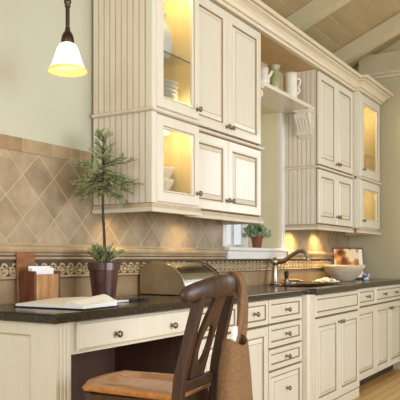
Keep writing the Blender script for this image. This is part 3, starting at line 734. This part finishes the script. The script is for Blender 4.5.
# ------------------------------------------------------------------ dishes in the glass cabinets
def plate_mesh(r=.115):
    return mesh_only(lathe([(0, 0), (r*.55, 0), (r*.6, .003), (r*.98, .016), (r, .018), (r*.98, .0195), (r*.6, .007), (0, .006)], (0, 0, 0), 32, closed=True), 'plate', 'plate')
pm = plate_mesh()
for k in range(8):
    o = bpy.data.objects.new('dinner_plate', pm); COL.objects.link(o); o.location = (3.0, 2.12, Z2+.019+k*.0235)
    tag(o, 'grey white plate in the stack inside the tall upper glass cabinet', 'plate', 'stacked plates in the upper glass cabinet')
bmsh = mesh_only(bowl_bm((0, 0, 0), .075, .07, .004, 28, .5), 'bowl', 'china')
bl = ['ivory bowl at the bottom of the stack in the lower glass cabinet', 'ivory bowl in the middle of the stack in the lower glass cabinet', 'ivory bowl topping the stack in the lower glass cabinet']
zz = Z0+.019
for k in range(3):
    o = bpy.data.objects.new('bowl', bmsh); COL.objects.link(o); o.location = (3.03+.004*k, 2.12, zz+k*.066)
    tag(o, bl[k], 'bowl', 'bowls in the lower glass cabinet')
tag(obj('vase', lathe([(0, 0), (.045, 0), (.062, .03), (.075, .09), (.07, .15), (.045, .2), (.03, .225), (.034, .25), (.042, .262), (.037, .262), (.026, .225), (.04, .2), (.064, .15), (.068, .09), (.05, .03), (0, .01)], (3.02, 2.12, 2.204), 28, closed=True), 'bluevase', smooth=True), 'pale blue vase on the glass shelf above the plates', 'vase')
tum = mesh_only(lathe([(0, 0), (.036, 0), (.042, .13), (.039, .13), (.033, .008), (0, .008)], (0, 0, 0), 24, closed=True), 'tumbler', 'tumbler')
for x, y, z, lb in ((6.29, 2.1, Z0+.019, 'amber tumbler on the left in the lower right glass cabinet'), (6.42, 2.12, Z0+.019, 'amber tumbler on the right in the lower right glass cabinet'),
                    (6.32, 2.12, Z2+.019, 'amber tumbler at the bottom of the upper right glass cabinet'), (6.44, 2.12, 2.128, 'amber tumbler on the glass shelf of the upper right cabinet')):
    o = bpy.data.objects.new('tumbler', tum); COL.objects.link(o); o.location = (x, y, z); o.scale = (1, 1, 1.25)
    tag(o, lb, 'glass', 'tumblers in the right glass cabinets')

# ------------------------------------------------------------------ pendant lamp
lx, ly, lz = 2.05, 1.90, 1.868
zc = ceil_z(ly)
t = thing('pendant_lamp', (lx, ly, zc), 'lit pendant lamp with white bell glass shade over the desk', 'lamp')
bm = lathe([(0, .0), (.008, .0), (.0085, .02), (.0085, zc-2.06-.02), (0.0085, zc-2.06)], (lx, ly, 2.056), 14)
obj('rod', bm, 'bronze', t, smooth=True)
for z in (2.118, 2.135, 2.20):
    pass
bm = lathe([(.0086, .0), (.013, .006), (.010, .012), (.015, .02), (.015, .03), (.010, .036), (.014, .046), (.014, .052), (.0086, .06)], (lx, ly, 2.148), 16); obj('coupling', bm, 'bronze', t, smooth=True)
obj('canopy', lathe([(0, -.06), (.02, -.06), (.05, -.045), (.062, -.022), (.062, .0)], (lx, ly, zc-.028), 24), 'bronze', t, smooth=True)
obj('socket_cap', lathe([(.026, 2.002), (.027, 2.012), (.024, 2.03), (.017, 2.046), (.011, 2.052), (.0105, 2.06), (.009, 2.068), (0, 2.068)], (lx, ly, 0), 24, closed=True), 'bronze', t, smooth=True)
bell = [(.022, 2.003), (.034, 1.996), (.044, 1.978), (.051, 1.956), (.058, 1.934), (.065, 1.914), (.0725, 1.899)]
obj('shade', lathe(bell+[(r-.002, z) for r, z in bell[::-1]], (lx, ly, 0), 40, closed=True), 'shade', t, smooth=True)
rim = [(.0727, 1.8988), (.079, 1.892), (.0815, 1.887), (.081, 1.884), (.078, 1.884), (.0745, 1.889), (.0705, 1.8955)]
obj('shade_rim', lathe(rim, (lx, ly, 0), 40, closed=True), 'amber', t, smooth=True)
liner = [(r-.003, z) for r, z in bell[1:]]
obj('shade_lining', lathe(liner+[(r-.0015, z) for r, z in liner[::-1]], (lx, ly, 0), 40, closed=True), 'amber', t, smooth=True)
obj('bulb', lathe([(0, 1.946), (.01, 1.949), (.016, 1.958), (.016, 1.966), (.011, 1.978), (.009, 1.99), (0, 1.99)], (lx, ly, 0), 18, closed=True), 'puck', t, smooth=True)

# ------------------------------------------------------------------ things on the desk
# topiary
tx, ty = 2.545, 2.12
t = thing('topiary', (tx, ty, CT), 'feathery green topiary tree in a dark brown pot on the desk', 'plant')
obj('pot', lathe([(0, .001), (.054, .001), (.056, .006), (.072, .148), (.079, .15), (.080, .186), (.076, .19), (.071, .188), (.069, .16), (.05, .012), (0, .012)], (tx, ty, CT), 36, closed=True), 'terracotta', t)
obj('soil', lathe([(0, .165), (.069, .165), (.04, .176), (0, .18)], (tx, ty, CT), 24, closed=True), 'soil', t)
tr = [(tx, ty, CT+.16), (tx+.004, ty, CT+.3), (tx-.004, ty+.003, CT+.45), (tx-.006, ty, CT+.58), (tx-.002, ty, CT+.70), (tx-.008, ty, CT+.8)]
obj('trunk', tube(B(), curve(tr, 4), [.008-.0045*i/20 for i in range(21)], 8), 'bark', t, smooth=True)
bm = B(); bt = B(); bl_ = B()
def spray(p, d, l):
    global bt
    """flat feathery spray: a twig with alternating needles"""
    d = Vector(d).normalized(); s = d.orthogonal().normalized(); s.rotate(Matrix.Rotation(random.uniform(0, 2*PI), 3, d)); nrm = d.cross(s)
    m = max(4, int(l/.009)); q0 = Vector(p); pts = []
    for i in range(m+1):
        f = i/m; q = Vector(p)+d*l*f+Vector((0, 0, -.12*l*f*f)); pts.append(q)
        for sg in (-1, 1):
            nl = .022*(1-.55*f)*random.uniform(.7, 1.2)
            e = (d*.75+s*sg*.65+nrm*random.uniform(-.35, .35)).normalized(); w = e.cross(nrm).normalized()*.0027
            tip = q+e*nl
            bm.faces.new([bm.verts.new(q), bm.verts.new(q+e*nl*.5+w), bm.verts.new(tip), bm.verts.new(q+e*nl*.5-w)])
    tube(bt, [pts[0], pts[len(pts)//2], pts[-1]], [.0014, .001, .0006], 4)
def branch(p, d, l, k):
    d = Vector(d).normalized()
    for i in range(k):
        f = .15+.85*i/max(1, k-1); q = Vector(p)+d*l*f+Vector((0, 0, -.1*l*f*f))
        e = d+Vector((random.uniform(-.9, .9), random.uniform(-.9, .9), random.uniform(-.5, .8)))
        spray(q, e, random.uniform(.035, .065)*(1-.3*f))
    tube(bt, [p, Vector(p)+d*l*.5+Vector((0, 0, -.02*l)), Vector(p)+d*l+Vector((0, 0, -.1*l))], [.0028, .002, .001], 5)
for i in range(34):
    a = i*2.39996; zf = (i % 17)/16
    h = CT+.55+.12*zf; sp = .165*(1-.35*abs(zf-.35))*random.uniform(.75, 1.05)
    branch((tx-.005, ty, h), (math.cos(a), math.sin(a), random.uniform(-.25, .45)-.3*(1-zf)), sp, 9)
for i in range(12):
    a = i*2.39996; h = CT+.67+.012*i
    branch((tx-.005, ty, h), (math.cos(a), math.sin(a), 1.1), .06*(1-.03*i), 4)
up = bt; bt = bl_
for i in range(20):
    a = i*2.39996
    branch((tx+.012*math.cos(a), ty+.012*math.sin(a), CT+.175), (math.cos(a)*.55, math.sin(a)*.55, random.uniform(.5, 1.5)), random.uniform(.06, .1), 5)
for b_ in (bm, up, bl_):
    bad = [f for f in b_.faces if any(v.co.x > 2.675 and v.co.y > 1.9 for v in f.verts)]
    bmesh.ops.delete(b_, geom=bad, context='FACES')
obj('foliage', bm, 'leaf', t, recalc=False); obj('twigs', up, 'bark', t); obj('twigs', bl_, 'bark', t)

# wooden letter box with slanted back
t = thing('letter_box', (2.235, 2.25, CT), 'wooden letter box with a slanted back board on the desk', 'box')
lx0, lx1, ly0, ly1 = 2.15, 2.315, 2.19, 2.285
obj('side_panel', boxes((lx0, lx0+.012, ly0, ly1, CT+.001, CT+.15)), 'redwood', t, bevel=.002)
obj('side_panel', boxes((lx1-.012, lx1, ly0, ly1, CT+.001, CT+.15)), 'redwood', t, bevel=.002)
obj('front_panel', boxes((lx0+.0125, lx1-.0125, ly0, ly0+.012, CT+.001, CT+.135)), 'tanwood', t, bevel=.002)
obj('base', boxes((lx0+.0125, lx1-.0125, ly0+.0125, ly1, CT+.001, CT+.012)), 'redwood', t)
bm = B(); prism(bm, [(ly1+.001, CT+.001), (ly1+.013, CT+.001), (ly1+.028, CT+.235), (ly1+.016, CT+.24)], 'x', lx0, lx1-.055); obj('back_panel', bm, 'midwood', t, bevel=.002)
for k, (dy, lb, sx, top) in enumerate(((.03, 'front white envelope standing in the letter box', .004, .163), (.05, 'rear white envelope standing in the letter box', .012, .172))):
    bm = boxes((lx0+.0135, lx1-.0135+sx*0, ly0+dy, ly0+dy+.004, CT+.0125, CT+top))
    tag(obj('envelope', bm, 'envelope', bevel=.001), lb, 'envelope', 'envelopes in the letter box')

# open notebook
t = thing('notebook', (2.135, 1.95, CT), 'open notebook with blank cream pages on the desk corner', 'book')
nb = Matrix.Translation((2.135, 1.9, CT+.001)) @ Matrix.Rotation(math.radians(3), 4, 'Z')
def page(w, sgn, th, curl):
    bm = B(); n = 14; L_ = .115
    T_, U_ = [], []
    for i in range(n+1):
        f = i/n; y = sgn*w*f
        z = .005+th*(1-math.exp(-f*9))*(1-.45*f)+curl*math.sin(PI*min(1, f*1.0))*(1-f)
        T_.append((bm.verts.new((-L_, y, z)), bm.verts.new((L_, y, z+.022*(1-.5*f))))); U_.append((bm.verts.new((-L_, y, .0045)), bm.verts.new((L_, y, .0045))))
    for i in range(n):
        bm.faces.new((T_[i][0], T_[i][1], T_[i+1][1], T_[i+1][0])); bm.faces.new((U_[i][0], U_[i+1][0], U_[i+1][1], U_[i][1]))
        for s in (0, 1): bm.faces.new((T_[i][s], T_[i+1][s], U_[i+1][s], U_[i][s]))
    for i in (0, n): bm.faces.new((T_[i][0], U_[i][0], U_[i][1], T_[i][1]))
    return put(bm, nb)
obj('left_pages', page(.262, 1, .016, .0), 'paper', t); obj('right_pages', page(.10, -1, .02, .02), 'paper', t)
obj('cover', put(boxes((-.12, .12, -.108, .268, 0, .004)), nb), 'black', t)

def pen(name, a, b, r, mats, label):
    a, b = Vector(a), Vector(b); d = (b-a); t = thing(name, tuple((a+b)/2), label, 'pen')
    P = lambda f: a+d*f
    obj('barrel', tube(B(), [P(.12), P(.3), P(.62), P(1)], [r*.85, r, r, r*.8], 10), mats[0], t, smooth=True)
    obj('tip', tube(B(), [P(0), P(.12)], [r*.2, r*.8], 10), mats[1], t, smooth=True)
    obj('clip', tube(B(), [P(.68)+Vector((0, 0, r*1.1)), P(.98)+Vector((0, 0, r*1.1))], r*.25, 6), mats[1], t)
pen('fountain_pen', (2.53, 2.005, CT+.0075), (2.69, 1.955, CT+.0075), .0068, ('black', 'steel'), 'black pen lying on the desk right of the notebook')
pen('letter_opener', (2.36, 1.97, CT+.006), (2.52, 1.95, CT+.006), .0055, ('envelope', 'steel'), 'slim white pen lying between notebook and black pen')

# roll-top bread box
t = thing('bread_box', (3.29, 2.14, CT), 'roll top stainless bread box on the counter behind the chair', 'bread box')
rx0, rx1, ry0, ry1, rz = 3.08, 3.495, 1.99, 2.30, CT+.004
def prof_roll(d=0):
    p = [(ry1-d, rz+d), (ry1-d, rz+.14-d)]
    for i in range(13):
        a = i/12*PI/2
        p.append((ry1-.10-(.155-d)*0-math.sin(a)*(ry1-.10-ry0-d), rz+.185-d-(1-math.cos(a))*(.155)))
    p.insert(2, (ry1-.06, rz+.178-d)); p.append((ry0+d, rz+d))
    return p
obj('end_panel', prism(B(), prof_roll(), 'x', rx0, rx0+.008), 'steel_end', t, bevel=.002)
obj('end_panel', prism(B(), prof_roll(), 'x', rx1-.008, rx1), 'steel_end', t, bevel=.002)
obj('roll_top', prism(B(), prof_roll(.006), 'x', rx0+.0085, rx1-.0085), 'steel', t)
def rimtube(x):
    return tube(B(), [(x, y, z) for y, z in prof_roll(-.001)[2:-1]], .0045, 8)
obj('rim', rimtube(rx0+.004), 'steel', t, smooth=True); obj('rim', rimtube(rx1-.004), 'bronze', t, smooth=True)
obj('handle', boxes((rx0+.13, rx1-.13, ry0-.012, ry0+.004, rz+.05, rz+.062)), 'steel', t, bevel=.003)
for x in (rx0+.02, rx1-.02):
    for y in (ry0+.02, ry1-.02): obj('foot', lathe([(.008, CT+.0005), (.008, rz+.005)], (x, y, 0), 10), 'black', t)

# ------------------------------------------------------------------ chair (counter height), built facing +y in its own frame
CH = (1.87, 1.357, 0); CR = math.radians(8)
t = thing('counter_chair', CH, 'dark walnut stained counter chair with honey wood seat at the desk', 'chair', rotz=CR, local=True)
SZ = .688
def outline(d=0):
    return [(-.112-d, .18+d), (-.03, .222+d), (.1, .23+d), (.19+d, .205+d), (.19+d, 0), (.165+d, -.17-d), (-.145-d, -.17-d), (-.13-d, 0)]
bm = B(); O1, O2 = outline(0), outline(.012)
lv = [(outline(-.012), SZ-.028), (outline(.008), SZ-.02), (outline(.012), SZ-.008), (outline(.004), SZ-.001), (outline(-.02), SZ), (outline(-.09), SZ-.008)]
prev = None
for o, z in lv:
    r = [bm.verts.new((x, y, z)) for x, y in o]
    if prev:
        for k in range(8): bm.faces.new((prev[k], prev[(k+1) % 8], r[(k+1) % 8], r[k]))
    else: bm.faces.new(r[::-1])
    prev = r
bm.faces.new(prev); obj('seat', bm, 'seat', t, bevel=.003)
ap = SZ-.029
obj('apron', boxes((-.12, .17, .16, .178, ap-.06, ap), (-.12, .15, -.16, -.142, ap-.06, ap), (-.126, -.11, -.14, .158, ap-.06, ap), (.156, .172, -.14, .158, ap-.06, ap)), 'chair', t)
def bar(pts, w, d, name, mats='chair'):
    """rectangular section bar along points; w in x, d in y"""
    bm = B(); R = []
    for i, p in enumerate(pts):
        ww = w[i] if isinstance(w, list) else w; dd = d[i] if isinstance(d, list) else d
        R.append([bm.verts.new((p[0]+a*ww/2, p[1]+b*dd/2, p[2])) for a, b in ((-1, -1), (1, -1), (1, 1), (-1, 1))])
    for i in range(len(R)-1):
        for k in range(4): bm.faces.new((R[i][k], R[i][(k+1) % 4], R[i+1][(k+1) % 4], R[i+1][k]))
    bm.faces.new(R[0][::-1]); bm.faces.new(R[-1])
    return obj(name, bm, mats, t, bevel=.005)
for s, fx_, rx_, tx_ in ((-1, -.105, -.158, -.14), (1, .168, .142, .125)):
    bar([(fx_+s*.005, .172, 0), (fx_, .165, ap-.03), (fx_, .165, ap-.0005)], [.028, .036, .036], [.028, .036, .036], 'front_leg')
    P_ = curve([(rx_+s*.012, -.235, 0), (rx_+s*.004, -.185, .35), (rx_, -.188, SZ), (rx_-s*.008, -.21, .82), (tx_, -.25, .985), (tx_, -.256, 1.01)], 4)
    bar(P_, [.034]*len(P_), [.034]*len(P_), 'rear_leg')
    for z in (.25, .42): obj('stretcher', tube(B(), [(rx_, -.185, z), (fx_, .165, z)], .011, 8), 'chair', t, smooth=True)
obj('stretcher', tube(B(), [(-.115, .168, .3), (.16, .168, .3)], .013, 8), 'chair', t, smooth=True)
# crest rail: bowed, thicker in the middle, rounded ends
bm = B(); n = 26; R = []
for i in range(n+1):
    s = -1+2*i/n; x = -.005+s*.212; y = -.282+.058*s*s
    top = 1.067-.040*abs(s)**2.0; bot = .992-.012*abs(s)**2
    e = math.sqrt(max(0.02, 1-(max(0, abs(s)-.88)/.12)**2)); zc_ = (top+bot)/2; hh = (top-bot)/2*(.25+.75*e); dp = .017*(.35+.65*e)
    R.append([bm.verts.new((x, y+dp*math.cos(a)*(1.0), zc_+hh*math.copysign(abs(math.sin(a))**.7, math.sin(a)))) for a in [2*PI*k/12 for k in range(12)]])
for i in range(n):
    for k in range(12): bm.faces.new((R[i][k], R[i][(k+1) % 12], R[i+1][(k+1) % 12], R[i+1][k]))
bm.faces.new(R[0][::-1]); bm.faces.new(R[-1])
obj('crest_rail', bm, 'chair', t, smooth=True)
# pierced splat
bm = B(); n = 28; rows = []
for i in range(n+1):
    f = i/n; z = SZ+.003+f*(1.0-SZ); y = -.176-.096*f**1.4
    w = .052-.016*f+.022*math.sin(f*PI)+.012*max(0, f-.85)/.15
    h = .037*math.sqrt(max(0, 1-((f-.47)/.21)**2))
    rows.append((y, z, w, h))
for sg in (-1, 1):
    L_ = [[bm.verts.new((sg*w-.01, y, z)), bm.verts.new((sg*(h+(w-h)*.5)-.01, y, z)), bm.verts.new((sg*h-.01, y, z))] for y, z, w, h in rows]
    for i in range(n):
        for k in (0, 1): bm.faces.new((L_[i][k], L_[i][k+1], L_[i+1][k+1], L_[i+1][k]))
bmesh.ops.remove_doubles(bm, verts=bm.verts[:], dist=1e-5)
obj('splat', bm, 'chair', t, solid=.014, bevel=.002)
bar([(-.17, -.208, SZ+.03), (-.0, -.208, SZ+.03), (.17, -.208, SZ+.03)], .02, .02, 'lower_rail') if False else obj('lower_rail', boxes((-.14, .124, -.192, -.172, SZ+.001, SZ+.035)), 'chair', t, bevel=.003)

# tote bag hung over the right end of the crest rail
def chw(x, y, z):
    c, s = math.cos(CR), math.sin(CR); return Vector((CH[0]+x*c-y*s, CH[1]+x*s+y*c, z))
bc = chw(.0, -.33, 0)
t = thing('tote_bag', (bc.x, bc.y, .5), 'tan canvas tote bag hanging from the right side of the chair back', 'bag')
bm = B(); R = []; n = 28; lev = 16; bx_, by_ = .012, -.312
for i in range(lev+1):
    f = i/lev; z = .48+f*.375
    a = .115-.050*f**1.6; b = .05-.018*f; ox = .012*(1-f)
    ring = []
    for k in range(n):
        an = 2*PI*k/n; wob = 1+.07*noise.noise(Vector((math.cos(an)*2, math.sin(an)*2, f*4)))
        qx = ox+a*math.copysign(abs(math.cos(an))**.8, math.cos(an))*wob; qy = b*math.copysign(abs(math.sin(an))**.8, math.sin(an))*wob
        ring.append(bm.verts.new(chw(bx_+qx, by_+qy, z+(.026*math.cos(an)**2-.02 if i == lev else 0))))
    R.append(ring)
for i in range(lev):
    for k in range(n): bm.faces.new((R[i][k], R[i][(k+1) % n], R[i+1][(k+1) % n], R[i+1][k]))
bm.faces.new(R[0][::-1])
obj('body', bm, 'fabric', t, smooth=True, solid=.004)
def strap(pts, hw):
    P_ = curve(pts, 6); bm = B(); R = []
    for p in P_:
        R.append([bm.verts.new(chw(p.x-hw*.75, p.y+hw*.6, p.z)), bm.verts.new(chw(p.x+hw*.75, p.y-hw*.6, p.z))])
    for i in range(len(R)-1): bm.faces.new((R[i][0], R[i][1], R[i+1][1], R[i+1][0]))
    obj('strap', bm, 'fabric', t, smooth=True, solid=.005)
strap([(.0, -.318, .835), (.06, -.315, .92), (.112, -.303, 1.02), (.118, -.28, 1.066), (.125, -.245, 1.064), (.13, -.225, 1.0), (.13, -.222, .93)], .010)
strap([(.062, -.31, .82), (.095, -.308, .9), (.128, -.296, .99), (.142, -.272, 1.06), (.150, -.238, 1.058), (.155, -.217, 1.0), (.158, -.215, .93)], .022)
tag(obj('magazine', put(boxes((-.022, .018, -.004, .004, -.12, .075)), Matrix.Translation(chw(.0, -.314, .82)) @ Matrix.Rotation(CR, 4, 'Z') @ Matrix.Rotation(math.radians(5), 4, 'Y')), 'envelope', bevel=.001), 'rolled white magazine sticking out of the tan tote bag', 'magazine')

# ------------------------------------------------------------------ light
def area(name, loc, aim, sx, sy, e, col):
    l = bpy.data.lights.new(name, 'AREA'); l.shape = 'RECTANGLE'; l.size = sx; l.size_y = sy; l.energy = e; l.color = col
    o = bpy.data.objects.new(name, l); COL.objects.link(o); o.location = loc
    o.rotation_euler = (Vector(aim)-Vector(loc)).to_track_quat('-Z', 'Y').to_euler(); return o
area('unseen_area_light', (2.2, -3.64, 1.56), (2.75, 2.2, 1.5), 4.1, 2.0, 215, (.90, .985, 1.15))  # added key light, out of view in the opposite wall's opening
area('unseen_area_light', (-1.64, .2, 1.9), (0, .75, 1.82), 1.6, 1.6, 68, (.92, .99, 1.13))  # added fill lamp; the left wall was opened to house it
area('unseen_area_light', (END+.1, .34, 1.95), (0, .34, 1.95), .84, 1.15, 11, (.95, .99, 1.06))
def spot(loc, aim, e, ang, blend=.6, r=.02, col=(1, .70, .30)):
    l = bpy.data.lights.new('puck_spot', 'SPOT'); l.energy = e; l.spot_size = math.radians(ang); l.spot_blend = blend; l.shadow_soft_size = r; l.color = col
    o = bpy.data.objects.new('puck_spot', l); COL.objects.link(o); o.location = loc
    o.rotation_euler = (Vector(aim)-Vector(loc)).to_track_quat('-Z', 'Y').to_euler()
for x, e in ((2.82, 5), (3.50, 5), (5.22, 26), (5.78, 26)): spot((x, 2.205, 1.377), (x, 2.25, .9), e*.85, 145, 1)
def point(name, loc, e, r, col=(1, .86, .56)):
    l = bpy.data.lights.new(name, 'POINT'); l.energy = e; l.shadow_soft_size = r; l.color = col
    o = bpy.data.objects.new(name, l); COL.objects.link(o); o.location = loc
point('cabinet_lamp_or_fill', (2.95, 2.05, Z3-.06), 2.6, .02)
point('cabinet_lamp_or_fill', (3.09, 1.992, 1.925), 1.1, .012)  # added fill light hidden behind the door's bottom rail, brightens the plates
point('cabinet_lamp_or_fill', (2.98, 2.04, Z1-.05), 1.7, .02)
point('cabinet_lamp_or_fill', (6.32, 2.08, Z3-.08), 2.6, .02)
point('cabinet_lamp_or_fill', (6.32, 2.08, Z1-.05), 1.6, .02)
point('pendant_bulb', (lx, ly, 1.925), 1.0, .015, (1, .84, .6))

w = bpy.data.worlds.new('daylight'); S.world = w; w.use_nodes = True
bg = w.node_tree.nodes['Background']; bg.inputs[0].default_value = (.92, .98, 1.08, 1); bg.inputs[1].default_value = 1.3

# ------------------------------------------------------------------ camera
cam = bpy.data.cameras.new('camera'); co = bpy.data.objects.new('camera', cam); COL.objects.link(co)
co.location = (0, 0, 1.118)
az = math.atan2(609.8-200, 666.4)
co.rotation_euler = (PI/2, 0, az-PI/2)
cam.sensor_width = 36; cam.lens = 666.4/400*36; cam.shift_y = (258.27-200)/400; cam.clip_start = .05
S.camera = co
for o in list(COL.objects):
    if '_inv' in o: del o['_inv']
vs = S.view_settings
vs.view_transform = 'Standard'; vs.look = 'None'; vs.gamma = 1; vs.use_curve_mapping = False; vs.exposure = -.02
